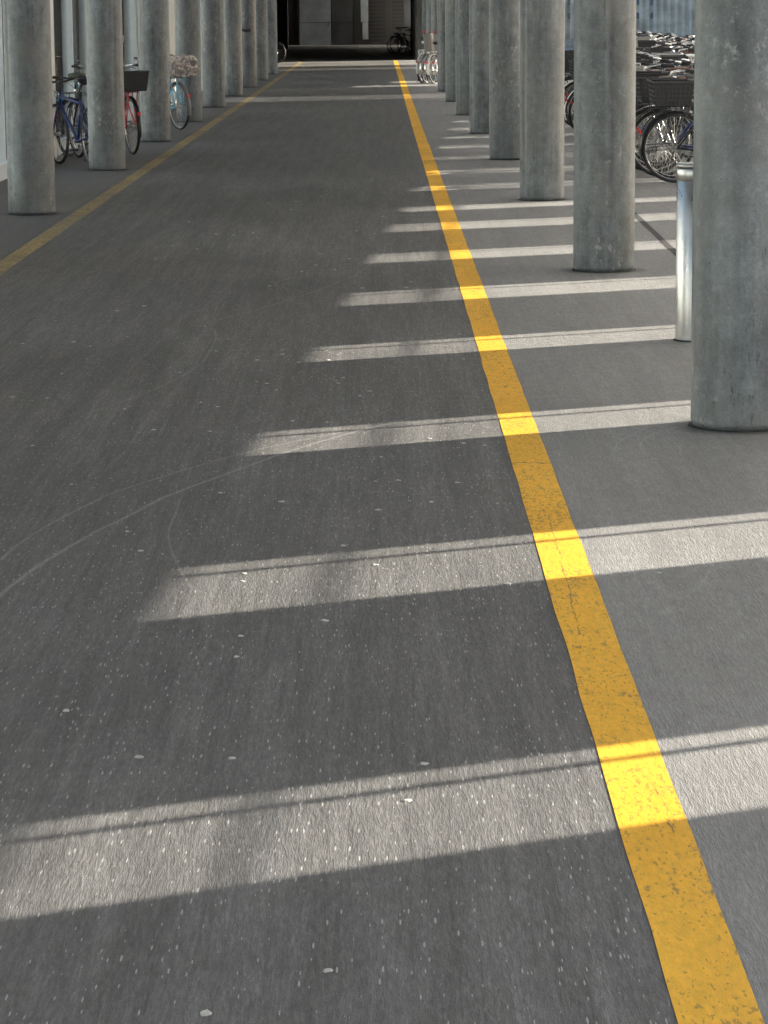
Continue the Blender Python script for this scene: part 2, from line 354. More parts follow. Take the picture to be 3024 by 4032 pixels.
def box(bm, x0, x1, y0, y1, z0, z1, bev=0.0):
    vs = [bm.verts.new((x, y, z)) for x in (x0, x1) for y in (y0, y1) for z in (z0, z1)]
    fs = []
    for idx in ((0, 1, 3, 2), (4, 6, 7, 5), (0, 4, 5, 1), (2, 3, 7, 6), (0, 2, 6, 4), (1, 5, 7, 3)):
        fs.append(bm.faces.new([vs[i] for i in idx]))
    if bev > 0:
        es = list({e for f in fs for e in f.edges})
        bmesh.ops.bevel(bm, geom=es, offset=bev, segments=2, profile=0.5, affect='EDGES')
    return vs
def frame_for(d):
    d = d.normalized()
    a = Vector((0, 0, 1)) if abs(d.z) < 0.9 else Vector((1, 0, 0))
    u = d.cross(a).normalized(); v = d.cross(u).normalized(); return u, v
def tube(bm, pts, r, n=8, closed=False, caps=True, sq=1.0):
    pts = [Vector(p) for p in pts]; N = len(pts); rings = []
    rr = r if isinstance(r, (list, tuple)) else [r] * N
    pu = None
    for i, p in enumerate(pts):
        if closed: d = pts[(i + 1) % N] - pts[i - 1]
        else: d = pts[min(i + 1, N - 1)] - pts[max(i - 1, 0)]
        if d.length < 1e-9: d = Vector((0, 0, 1))
        d.normalize()
        if pu is None: u, v = frame_for(d)
        else:
            u = (pu - d * pu.dot(d)).normalized(); v = d.cross(u).normalized()
        pu = u
        rings.append([bm.verts.new(p + u * math.cos(2 * PI * k / n) * rr[i] + v * math.sin(2 * PI * k / n) * rr[i] * sq) for k in range(n)])
    for i in range(N if closed else N - 1):
        a, b = rings[i], rings[(i + 1) % N]
        off = 0
        if closed and i == N - 1:
            best = min(range(n), key=lambda s: (a[0].co - b[s].co).length); off = best
        for k in range(n):
            bm.faces.new((a[k], a[(k + 1) % n], b[(k + 1 + off) % n], b[(k + off) % n]))
    if caps and not closed:
        bm.faces.new(rings[0][::-1]); bm.faces.new(rings[-1])
def torus(bm, c, R0, r, ax='y', N=48, n=8, a0=0, a1=2 * PI, sq=1.0):
    full = abs(a1 - a0 - 2 * PI) < 1e-6
    K = N if full else N + 1
    pts = []
    for i in range(K):
        a = a0 + (a1 - a0) * i / N
        pts.append((c[0] + R0 * math.cos(a), c[1], c[2] + R0 * math.sin(a)))
    rings = []
    for i, p in enumerate(pts):
        a = a0 + (a1 - a0) * i / N
        rad = Vector((math.cos(a), 0, math.sin(a)))
        rings.append([bm.verts.new(Vector(p) + rad * r * math.cos(2 * PI * k / n) + Vector((0, 1, 0)) * r * sq * math.sin(2 * PI * k / n)) for k in range(n)])
    for i in range(K if full else K - 1):
        A, B = rings[i], rings[(i + 1) % K]
        for k in range(n): bm.faces.new((A[k], A[(k + 1) % n], B[(k + 1) % n], B[k]))
    if not full:
        bm.faces.new(rings[0]); bm.faces.new(rings[-1][::-1])
def cyl(bm, c, r, h, axis='z', n=24, r2=None):
    r2 = r if r2 is None else r2
    ax = {'x': Vector((1, 0, 0)), 'y': Vector((0, 1, 0)), 'z': Vector((0, 0, 1))}[axis]
    u, v = frame_for(ax); c = Vector(c)
    A = [bm.verts.new(c + u * math.cos(2 * PI * k / n) * r + v * math.sin(2 * PI * k / n) * r) for k in range(n)]
    B = [bm.verts.new(c + ax * h + u * math.cos(2 * PI * k / n) * r2 + v * math.sin(2 * PI * k / n) * r2) for k in range(n)]
    for k in range(n): bm.faces.new((A[k], A[(k + 1) % n], B[(k + 1) % n], B[k]))
    bm.faces.new(A[::-1]); bm.faces.new(B)
def lathe(bm, prof, n=40):
    rings = [[bm.verts.new((r * math.cos(2 * PI * k / n), r * math.sin(2 * PI * k / n), z)) for k in range(n)] for r, z in prof]
    for a, b in zip(rings, rings[1:]):
        for k in range(n): bm.faces.new((a[k], a[(k + 1) % n], b[(k + 1) % n], b[k]))
    bm.faces.new(rings[0][::-1]); bm.faces.new(rings[-1])
def NB(): return bmesh.new()
def children(o): return [c for c in bpy.data.objects if c.parent == o]

# ------------------------------------------------------------------ ground
bm = NB(); box(bm, -400, 400, -200, 900, -0.5, -0.004); struct('ground', bm, 'outer')
def sheet(name, pts, z, m):
    bm = NB(); bm.faces.new([bm.verts.new((x, y, z)) for x, y in pts]); return struct(name, bm, m)
sheet('cycle_path', [(-2.62, -3), (0.555, -3), (0.555, 100), (-0.9, 122), (-0.9, 145), (-2.62, 145)], 0.004, 'lane')
sheet('pavement', [(-6, -3), (-2.62, -3), (-2.62, 145), (-6, 145)], 0.004, 'lside')
sheet('parking_floor', [(0.555, -3), (21, -3), (21, 145), (-0.9, 145), (-0.9, 122), (0.555, 100)], 0.004, 'side')

def strip_line(name, pts, w, z, m, wob=0.0022, breaks=()):
    """a painted line along pts, edges slightly uneven, with modelled breaks"""
    bm = NB(); L = []
    # resample
    samp = []
    for (x0, y0), (x1, y1) in zip(pts, pts[1:]):
        d = math.hypot(x1 - x0, y1 - y0); k = max(1, int(d / 0.12))
        for i in range(k): samp.append((x0 + (x1 - x0) * i / k, y0 + (y1 - y0) * i / k))
    samp.append(pts[-1])
    prev = None
    for i, (x, y) in enumerate(samp):
        x2, y2 = samp[min(i + 1, len(samp) - 1)]; x1, y1 = samp[max(i - 1, 0)]
        d = Vector((x2 - x1, y2 - y1, 0)).normalized(); nrm = Vector((-d.y, d.x, 0))
        a = noise.noise(Vector((x * 3, y * 2.5, 0))) * wob * 2; b = noise.noise(Vector((x * 3 + 9, y * 2.5, 4))) * wob * 2
        p = Vector((x, y, z))
        cur = (bm.verts.new(p + nrm * (w / 2 + a)), bm.verts.new(p - nrm * (w / 2 + b)))
        if prev and not any(abs(y - by) < bh for by, bh in breaks):
            bm.faces.new((prev[0], prev[1], cur[1], cur[0]))
        prev = cur
    return struct(name, bm, m)
LW = 0.142
strip_line('yellow_lane_line', [(0.552, 2.0), (0.56, 40), (0.585, 70), (0.60, 99.0)], LW, 0.0054, 'yellow')
strip_line('worn_yellow_lane_line', [(-2.50, 6), (-2.50, 60), (-2.56, 96), (-2.95, 103), (-3.7, 113)], 0.135, 0.0054, 'worn')
strip_line('worn_yellow_lane_line', [(0.56, 101.2), (-0.26, 112), (-0.81, 120)], 0.13, 0.0054, 'worn')
for (x, y) in [(-0.22, 91.2), (-2.12, 113), (-2.4, 118), (-3.09, 130)]:
    strip_line('worn_yellow_dash', [(x - .14, y), (x + .14, y + .05)], 0.5, 0.0054, 'worn')

GUM = [(-1.81, 14.49), (-1.56, 14.55), (-1.42, 13.82), (-0.78, 14.62), (-0.81, 14.11), (-0.48, 14.15), (-1.48, 13.25), (-1.61, 12.44), (-1.45, 12.39), (-0.93, 13.26), (-0.56, 12.9), (-0.51, 12.83), (-0.46, 12.6), (-0.09, 12.38), (-0.2, 12.91), (-0.19, 12.82), (-0.17, 13.02), (-0.25, 13.7), (-0.39, 13.61), (-0.21, 13.91), (-0.77, 12.21), (-0.69, 12.07), (-0.91, 11.4), (-0.68, 11.34), (-1.35, 11.0), (-1.08, 12.02), (-0.36, 11.62), (-0.22, 11.57), (-0.45, 10.75), (-0.56, 9.85), (-0.34, 9.66), (-0.75, 8.77), (-0.82, 9.11), (-0.41, 8.39), (-0.41, 8.27), (-0.16, 7.71), (-0.38, 7.52), (-0.38, 7.27), (-0.01, 9.48), (-0.12, 8.83), (-0.02, 8.51), (0.0, 10.64), (-1.1, 10.06), (-0.02, 10.07), (-0.05, 12.54), (-0.59, 13.72),
       (-0.55, 6.26), (-0.34, 6.24), (0.09, 6.18), (-0.1, 4.79), (-0.3, 4.58), (0.05, 5.88), (-0.76, 6.7), (0.3, 8.52), (0.4, 10.91), (0.32, 10.97), (0.19, 11.1), (0.17, 9.63), (0.27, 10.03), (0.06, 10.09), (0.82, 8.35), (0.37, 8.2)]
for i in range(34):
    GUM.append((random.uniform(-1.6, 0.45), random.uniform(13, 28)))
bm = NB()
for i, (x, y) in enumerate(GUM):
    r = random.uniform(0.006, 0.0125) if y < 16 else random.uniform(.010, .016)
    n = 9; ring = []; top = []
    for k in range(n):
        rr = r * random.uniform(0.75, 1.2); a = 2 * PI * k / n
        ring.append(bm.verts.new((x + rr * math.cos(a), y + rr * math.sin(a) * random.uniform(1.0, 1.5), 0.0045)))
        top.append(bm.verts.new((x + .75 * rr * math.cos(a), y + .75 * rr * math.sin(a) * 1.2, 0.0066)))
    for k in range(n): bm.faces.new((ring[k], ring[(k + 1) % n], top[(k + 1) % n], top[k]))
    bm.faces.new(top)
g_ = link('gum_spots', bm, 'gum'); tag(g_, 'pale flattened chewing gum spots scattered over the dark asphalt lane', 'gum spots', None, 'stuff')

# thin drain joint in the parking floor, right
bm = NB()
for a, b, w in (((2.10, 24.4), (2.02, 19.0), .05),):
    d = (Vector((*b, 0)) - Vector((*a, 0))).normalized(); nn = Vector((-d.y, d.x, 0)) * w / 2
    bm.faces.new([bm.verts.new(Vector((p[0], p[1], 0.0055)) + s * nn) for p, s in ((a, 1), (b, 1), (b, -1), (a, -1))])
struct('floor_joint', bm, 'joint')

# ------------------------------------------------------------------ columns
def column_mesh(rad, h, seam=None, seed=0):
    bm = NB(); n = 72; rings = []
    for z in (0.006, 0.03, 0.5, 1.2, 2.4, h):
        ring = []
        for k in range(n):
            a = 2 * PI * k / n; r = rad * (1 + 0.004 * noise.noise(Vector((math.cos(a) * 2 + seed, math.sin(a) * 2, z * .8))))
            if z == 0.006: r -= 0.006
            if seam is not None:
                da = (a - seam + PI) % (2 * PI) - PI
                if abs(da) < 0.05: r -= 0.010
                elif abs(da) < 0.14: r -= 0.002
            ring.append(bm.verts.new((r * math.cos(a), r * math.sin(a), z)))
        rings.append(ring)
    for a, b in zip(rings, rings[1:]):
        for k in range(n): bm.faces.new((a[k], a[(k + 1) % n], b[(k + 1) % n], b[k]))
    bm.faces.new(rings[0][::-1]); bm.faces.new(rings[-1])
    return bm
CH = 4.6
def column(x, y, label, group, seam=None, seed=0, rad=0.196):
    t = thing('concrete_column', label, 'column', (x, y, 0.004), 0, group)
    s = link('shaft', column_mesh(rad, CH - .004, seam, seed), 'conc', t)
    for p in s.data.polygons: p.use_smooth = True
    bm = NB(); rr = rad + 0.012
    lathe(bm, [(rr, 0.0012), (rr - .003, 0.005), (rad - 0.02, 0.007)], 64)
    for v in bm.verts:
        rr_ = math.hypot(v.co.x, v.co.y)
        if rr_ > rad:
            q = noise.noise(Vector((v.co.x * 18 + seed, v.co.y * 18, 0))) * .012; v.co.x *= 1 + q / rr_; v.co.y *= 1 + q / rr_
    link('base_joint', bm, 'joint', t)
    return t
ords = ['nearest', 'second', 'third', 'fourth', 'fifth', 'sixth', 'seventh', 'eighth', 'ninth', 'tenth', 'eleventh', 'twelfth', 'thirteenth', 'fourteenth', 'fifteenth']
extraR = {0: 'thick grey concrete column cut by the right picture edge, nearest of the right row', 1: 'grey concrete column with a vertical seam, second of the right row'}
for i in range(15):
    y = 11.40 + 7.02 * i
    lab = extraR.get(i, 'grey concrete column, %s of the right row counted from the viewer' % ords[i])
    column(1.44, y, lab, 'columns along the right side of the lane', seam=(-PI / 2 + 0.10) if i in (1,) else (-PI / 2 + 0.9 if i % 3 == 0 else -PI / 2 - 1.0), seed=i * 3.1)
extraL = {0: 'grey concrete column nearest the viewer in the left row', 1: 'dark grey column left of the red bicycle, second of the left row', 2: 'pale grey column between the red and the light blue bicycle'}
for i in range(9):
    y = 24.12 + 6.80 * i
    lab = extraL.get(i, 'grey concrete column, %s of the left row counted from the viewer' % ords[i])
    column(-2.905, y, lab, 'columns along the left side of the lane', seam=(-PI / 2 + 0.6) if i in (1, 4) else -PI / 2 - .9, seed=40 + i * 2.3)
# small black strap on the seventh left column
t = thing('column_strap', 'small black strap hook on the pale seventh column of the left row', 'strap', (-2.905, 24.12 + 6.8 * 6, 1.28))
bm = NB(); pts = [(0.205 * math.cos(a), 0.205 * math.sin(a), 0.02 * math.cos(2 * a)) for a in [PI + .25 + k * (PI * .55 / 12) for k in range(13)]]
tube(bm, pts, 0.020, 8, sq=1.6); link('strap', bm, 'blackrub', t, True)
bm = NB(); box(bm, -.205, -.15, -.20, -.12, -.02, .06, .006); link('buckle', bm, 'plastic', t)

# ------------------------------------------------------------------ bollard
t = thing('bollard', 'stainless steel bollard with a lid standing behind the nearest right column', 'bollard', (1.582, 14.43, 0.004))
bm = NB(); lathe(bm, [(0.090, 0.0), (0.091, 0.01), (0.091, 0.80), (0.0885, 0.802), (0.0885, 0.806)], 48); link('post', bm, 'steel', t, False)
bm = NB(); lathe(bm, [(0.090, 0.808), (0.0925, 0.812), (0.0925, 0.858), (0.090, 0.862)], 48); link('collar', bm, 'steel', t)
bm = NB(); lathe(bm, [(0.084, 0.862), (0.084, 0.868), (0.0935, 0.870), (0.0935, 0.880), (0.088, 0.888), (0.04, 0.891)], 48); o = link('lid', bm, 'steel', t); o.rotation_euler = (0, 0, 0)
bm = NB(); lathe(bm, [(0.103, 0.0012), (0.100, 0.004), (0.06, 0.005)], 32); link('base_ring', bm, 'joint', t)
for o in children(t):
    for p in o.data.polygons: p.use_smooth = abs(p.normal.z) < 0.5

# ------------------------------------------------------------------ roof, walls and the unseen screens shaped for the light
def rowpt(X, Y):
    """where the sun ray that lands at (X, Y) crosses the screen row"""
    x0, y0, dx = 7.16, 11.38, 0.0494
    t = (x0 + dx * (Y - y0) - X) / (SX - dx * SY)
    return X + t * SX, Y + t * SY
LINTEL = 2.35
bm = NB(); box(bm, -3.50, 2.3, 1.5, 83.2, CH, CH + 0.35); struct('ceiling', bm, 'slab')
bm = NB(); box(bm, -6.6, 2.3, 83.21, 150, CH, CH + 0.35); struct('ceiling', bm, 'slab')
roof = thing('added_canopy', 'unseen milky roof sheet added to light the right bicycle parking from above', 'added_canopy', (0, 0, 0))  # out of view, added for soft overhead light on the floor
bm = NB()
bm.faces.new([bm.verts.new(p) for p in ((2.3, 9, 4.62), (6.98, 9, 4.62), (11.1, 93.5, 4.62), (2.3, 93.5, 4.62))])
r_ = bmesh.ops.extrude_face_region(bm, geom=bm.faces[:]); bmesh.ops.translate(bm, vec=(0, 0, 0.02), verts=[e for e in r_['geom'] if isinstance(e, bmesh.types.BMVert)])
link('fill_light_sheet', bm, 'added_canopy', roof)
for k in range(20):
    y = 9.1 + k * 4.4; bm = NB(); box(bm, 2.32, 6.3 + .0494 * y, y, y + .12, 4.40, 4.60); link('beam', bm, 'alu', roof)

scr = thing('unseen_screen_wall', 'long unseen wall of milky panels right of the parking, its openings shaped to cast the sun strips', 'wall', (0, 0, 0))  # out of view; openings shape the sun strips, milky panels add soft light
# openings as landing intervals (near edge, far edge) at X = 0.55, and a head height
ops = []
NEAR = [2.85, 5.70, 8.30, 11.08, 13.86, 16.62, 19.35, 22.0, 24.15, 26.9, 29.5, 32.35, 34.95, 37.6, 40.3, 43.0, 45.8, 48.5, 51.2, 54.0, 56.8, 59.6, 62.4]
WID = {5.70: .60, 8.30: .70, 11.08: .68, 13.86: .76, 16.62: .70, 24.15: .46}
for yb in NEAR: ops.append((yb - .02, yb + WID.get(yb, .66) + (.05 if yb < 20 else .10), LINTEL, True))
ops2 = [(55.6, 58.4, 4.60, False), (64.6, 66.5, 3.2, False), (66.6, 69.6, 3.0, False), (84.5, 87.0, 4.60, False)]
def merge():
    L = [o for o in ops if not any(a - 0.3 < o[1] and o[0] < b + 0.3 for a, b, _, _ in ops2)] + ops2
    return sorted(L)
OPS = merge()
def rowframe(s):  # s = Y along the row
    return Vector((7.16 + 0.0494 * (s - 11.38), s, 0))
edges = []
for a, b, h, rod in OPS:
    sa = rowpt(0.55, a)[1]; sb = rowpt(0.55, b)[1]; edges.append((sa, sb, h, rod))
def wallbox(bm, s0, s1, z0, z1, th=0.05):
    a = rowframe(s0); b = rowframe(s1); n_ = Vector((1, -0.0494, 0)).normalized() * th / 2
    lo = [a - n_, a + n_, b + n_, b - n_]
    A = [bm.verts.new((p.x, p.y, z0)) for p in lo]; B = [bm.verts.new((p.x, p.y, z1)) for p in lo]
    bm.faces.new(A); bm.faces.new(B)
    for i in range(4): bm.faces.new((A[i], A[(i + 1) % 4], B[(i + 1) % 4], B[i]))
s = -12.0
for sa, sb, h, rod in edges:
    if sa > s:
        bm = NB(); wallbox(bm, s, sa, 0.006, LINTEL + .003); link('panel', bm, 'milk', scr)
    if rod:
        bm = NB(); sr = sa + (sb - sa) * 0.80; wallbox(bm, sr - 0.012, sr + 0.012, 0.006, h, 0.03); link('rod', bm, 'alu', scr)
    if h > 4.5:  # extra rods added to thin the sun in the tallest openings
        q = sa + .1
        while q < sb:
            bm = NB(); wallbox(bm, q, q + .125, 0.006, h - .003, 0.03); link('rod', bm, 'alu', scr); q += .2
    s = sb
bm = NB(); wallbox(bm, s, 96, 0.006, LINTEL + .003); link('panel', bm, 'milk', scr)
# header above the openings, left out over the tall openings
s = -12.0
for sa, sb, h, rod in edges:
    if h > LINTEL + .1:
        bm = NB(); wallbox(bm, s, sa, LINTEL + .006, 4.95, 0.06); link('header', bm, 'milk', scr); s = sb
        if h < 4.5:
            bm = NB(); wallbox(bm, sa + .002, sb - .002, h, 4.95, 0.06); link('header', bm, 'milk', scr)
bm = NB(); wallbox(bm, s, 96, LINTEL + .006, 4.95, 0.06); link('header', bm, 'milk', scr)
s = -12.0
for sa, sb, h, rod in edges:      # rail just below the header
    if rod:
        bm = NB(); wallbox(bm, sa + .005, sb - .005, 2.20, 2.218, 0.02); link('rail', bm, 'alu', scr)

# end of the hall: walls coloured dark for its deep shade, and doors
def wall(name, label, x0, x1, y0, y1, z0, z1, m, cat='wall'):
    bm = NB(); box(bm, x0, x1, y0, y1, z0, z1); o = link(name, bm, m); return tag(o, label, cat)
wall('end_wall', 'wall closing the far end of the lane, coloured near black for its shade', -6.2, 2.2, 146.0, 146.4, 0.006, CH - .004, 'dark')
wall('side_wall', 'dark wall on the left beyond the last left column', -6.6, -6.3, 84, 146.4, 0.006, CH - .004, 'dark')
wall('side_wall', 'dark wall behind the last right columns at the far end', 1.72, 2.1, 100, 138, 0.006, CH - .004, 'dark')
wall('wall_pier', 'dark brown wall pier left of the grey doors at the far end', -5.6, -4.05, 131.5, 132.0, 0.006, CH - .004, M['slat'])
wall('wall_return', 'short dark wall closing the glazed wall on the far left', -6.25, -4.0, 83.2, 83.5, 0.006, CH - .004, 'dark')
wall('fill_light_pane', 'milky pane added in the right side wall to brighten the far end', 1.85, 1.90, 138.05, 145.9, 0.006, CH - .004, 'milk')  # added pane, lets in soft daylight so the far doors show
t = thing('double_door', 'pale grey double door in the dark far end wall', 'door', (0, 145.9, 0))
for (x0, x1, z0, z1, m) in ((-3.90, -2.33, 0.03, 1.12, 'panel'), (-3.90, -2.33, 1.14, 2.7, 'panel'), (-2.30, -1.20, 0.03, 1.12, 'panel2'), (-2.30, -1.20, 1.14, 2.7, 'panel2')):
    bm = NB(); box(bm, x0, x1, -.06, 0, z0, z1, .01); link('door_panel', bm, m, t)
bm = NB(); box(bm, -4.02, -3.92, -.10, .02, .006, 2.8); box(bm, -1.18, -1.08, -.10, .02, .006, 2.8); box(bm, -3.915, -1.185, -.10, .02, 2.72, 2.8); link('door_frame', bm, 'dark', t)
bm = NB(); box(bm, -2.46, -2.42, -.12, -.062, .95, 1.15, .008); link('handle', bm, 'chrome', t)
t = thing('slatted_screen', 'dark screen of horizontal slats between two pale boards at the far end', 'screen', (0, 143.5, 0))
for k in range(14):
    bm = NB(); z = 0.12 + k * 0.185
    box(bm, -0.42, 0.38, -.05, .05, z, z + .06); box(bm, 0.75, 1.28, -.05, .05, z + .004, z + .064); link('slat', bm, 'slat', t)
bm = NB(); box(bm, 0.40, 0.73, -.08, .08, .006, 2.9); link('post', bm, 'slat', t)
bm = NB(); box(bm, -0.82, -0.45, -.06, .04, 1.15, 2.28, .01); box(bm, -0.74, -0.46, -.06, .04, .30, 1.14, .01); link('board', bm, 'panel', t)
bm = NB(); box(bm, 1.30, 1.62, -.06, .04, 0.9, 2.3, .01); link('board', bm, 'panel2', t)
t = wall('cable_post', 'thin black pipe on the left side of the fifth left column', -3.30, -3.24, 50.2, 50.26, 0.006, CH - .004, 'blackpaint', 'pipe')

# ------------------------------------------------------------------ glazed wall on the left
gw = thing('glazed_wall', 'long glazed wall with pale frames and concrete pilasters behind the left bicycles', 'wall', (0, 0, 0))
GX = -3.82; bay = 6.8
def part(name, m, *a, bev=0):
    bm = NB(); box(bm, *a, bev); return link(name, bm, m, gw)
for k in range(-4, 9):
    y = 31.9 + bay * k
    part('pilaster', 'pale', GX - .34, GX + .08, y, y + 1.75, .006, CH - .004)
    for fy in (y - .09, y + 1.755):
        f = part('window_frame', 'winframe', GX - .10, GX + .05, fy, fy + .08, .006, CH - .004, bev=.008)
    ym = y + 1.84; ye = min(y + bay - .09, 83.2)
    part('sill', 'winframe', GX - .10, GX + .04, ym, ye, .006, .16)
    if k < 8:
        mid = (ym + ye) / 2
        part('mullion', 'winframe', GX - .08, GX + .03, mid - .035, mid + .035, .162, CH - .004)
        part('transom', 'winframe', GX - .06, GX + .01, ym, mid - .037, 2.3, 2.36)
        part('pane', 'glass', GX - .045, GX - .035, ym + .002, mid - .037, .162, CH - .006)
        part('pane', 'glass', GX - .045, GX - .035, mid + .037, ye - .002, .162, CH - .006)
# small door handle / latch on the glass
t = thing('window_latch', 'small black latch with a wooden grip on the glazed wall above the red bicycle', 'latch', (GX + .05, 42.5, 1.22))
bm = NB(); box(bm, 0, .05, -.05, .05, -.06, .06, .01); link('lock', bm, 'plastic', t)
bm = NB(); tube(bm, [(.04, -.03, .03), (.07, -.25, .10), (.07, -.5, .13)], [.022, .02, .012], 8); link('grip', bm, M['pink'], t, True)

# outside on the left: pale building and its windows; outside right: corrugated building
pb = thing('pale_building', 'long pale rendered building outside the left windows', 'building', (-26, 0, 0))
bm = NB(); box(bm, -8, 0, -60, 460, .0, 8.5); link('wall', bm, 'pale', pb)
for k in range(40):
    y = -40 + k * 12
    bm = NB(); box(bm, 0.002, .05, y, y + 2.2, 1.4, 2.9); link('window', bm, 'farwin', pb)
cb = thing('corrugated_building', 'silver grey building with upright ribs seen beyond the crowd of bicycles', 'building', (0, 0, 0))
bm = NB(); prev = None; N = 900
for i in range(N + 1):
    u = i / N * 19.0
    # gently curved in plan, left end farther
    x = 8.6 + u * 0.86; y = 133.0 - u * 0.85 + 0.018 * (u - 8) ** 2
    ph = (u / 0.33) % 1.0
    dpt = 0.11 * math.tanh(3.2 * math.sin(2 * PI * ph))
    cur = [bm.verts.new((x - dpt * .5 + .0 * z, y - dpt + 0.02 * math.sin(z * 2.0 + u * .7), z)) for z in (0.35, 1.1, 1.9, 2.7, 3.5, 5, 8, 11)]
    if prev:
        for a in range(7): bm.faces.new((prev[a], cur[a], cur[a + 1], prev[a + 1]))
    prev = cur
o = link('ribbed_cladding', bm, 'corr', cb)
for p in o.data.polygons: p.use_smooth = True
bm = NB(); prev = None
for i in range(41):
    u = i / 40 * 19.0; x = 8.6 + u * .86; y = 133.0 - u * .85 + .018 * (u - 8) ** 2
    cur = [bm.verts.new((x, y - .1, .0)), bm.verts.new((x, y - .1, .36)), bm.verts.new((x, y + .4, .36)), bm.verts.new((x, y + .4, 11))]
    if prev:
        for a in range(3): bm.faces.new((prev[a], cur[a], cur[a + 1], prev[a + 1]))
    prev = cur
link('plinth', bm, 'conc2', cb)
for k in range(7):  # grey boxes stand in for building windows reflected in the cladding
    for q in range(5):
        u = 0.3 + k * .66; x = 8.6 + u * .86; y = 133.0 - u * .85 + .018 * (u - 8) ** 2
        z = 1.25 + q * .62; bm = NB(); box(bm, -.13, .13, -.02, .02, z, z + .26)
        o = link('window', bm, 'farwin', cb); o.location = (x, y - .10, 0); o.rotation_euler = (0, 0, math.atan2(-.85, .86))

# ------------------------------------------------------------------ bicycles
WR = 0.335
def wheel(parent, x, rim_m='alu', z=None, name='wheel'):
    z = WR if z is None else z
    bm = NB(); torus(bm, (x, 0, z), WR - .026, 0.013, N=48, n=6, sq=0.8)
    rim = link(name, bm, rim_m, parent, True)
    bm = NB(); torus(bm, (x, 0, z), WR - .0185, 0.0185, N=56, n=8); link('tyre', bm, 'blackrub', rim, True)
    bm = NB()
    for k in range(28):
        a = 2 * PI * k / 28; s = 1 if k % 2 else -1; off = 0.5 * s * (1 if k % 4 < 2 else -1)
        tube(bm, [(x + .022 * math.cos(a + off), s * .026, z + .022 * math.sin(a + off)), (x + (WR - .036) * math.cos(a), 0, z + (WR - .036) * math.sin(a))], .0013, 4)
    link('spokes', bm, 'alu', rim)
    bm = NB(); cyl(bm, (x, -.035, z), .021, .07, 'y', 14); cyl(bm, (x, -.055, z), .008, .11, 'y', 10); link('hub', bm, 'alu', rim, True)
    return rim
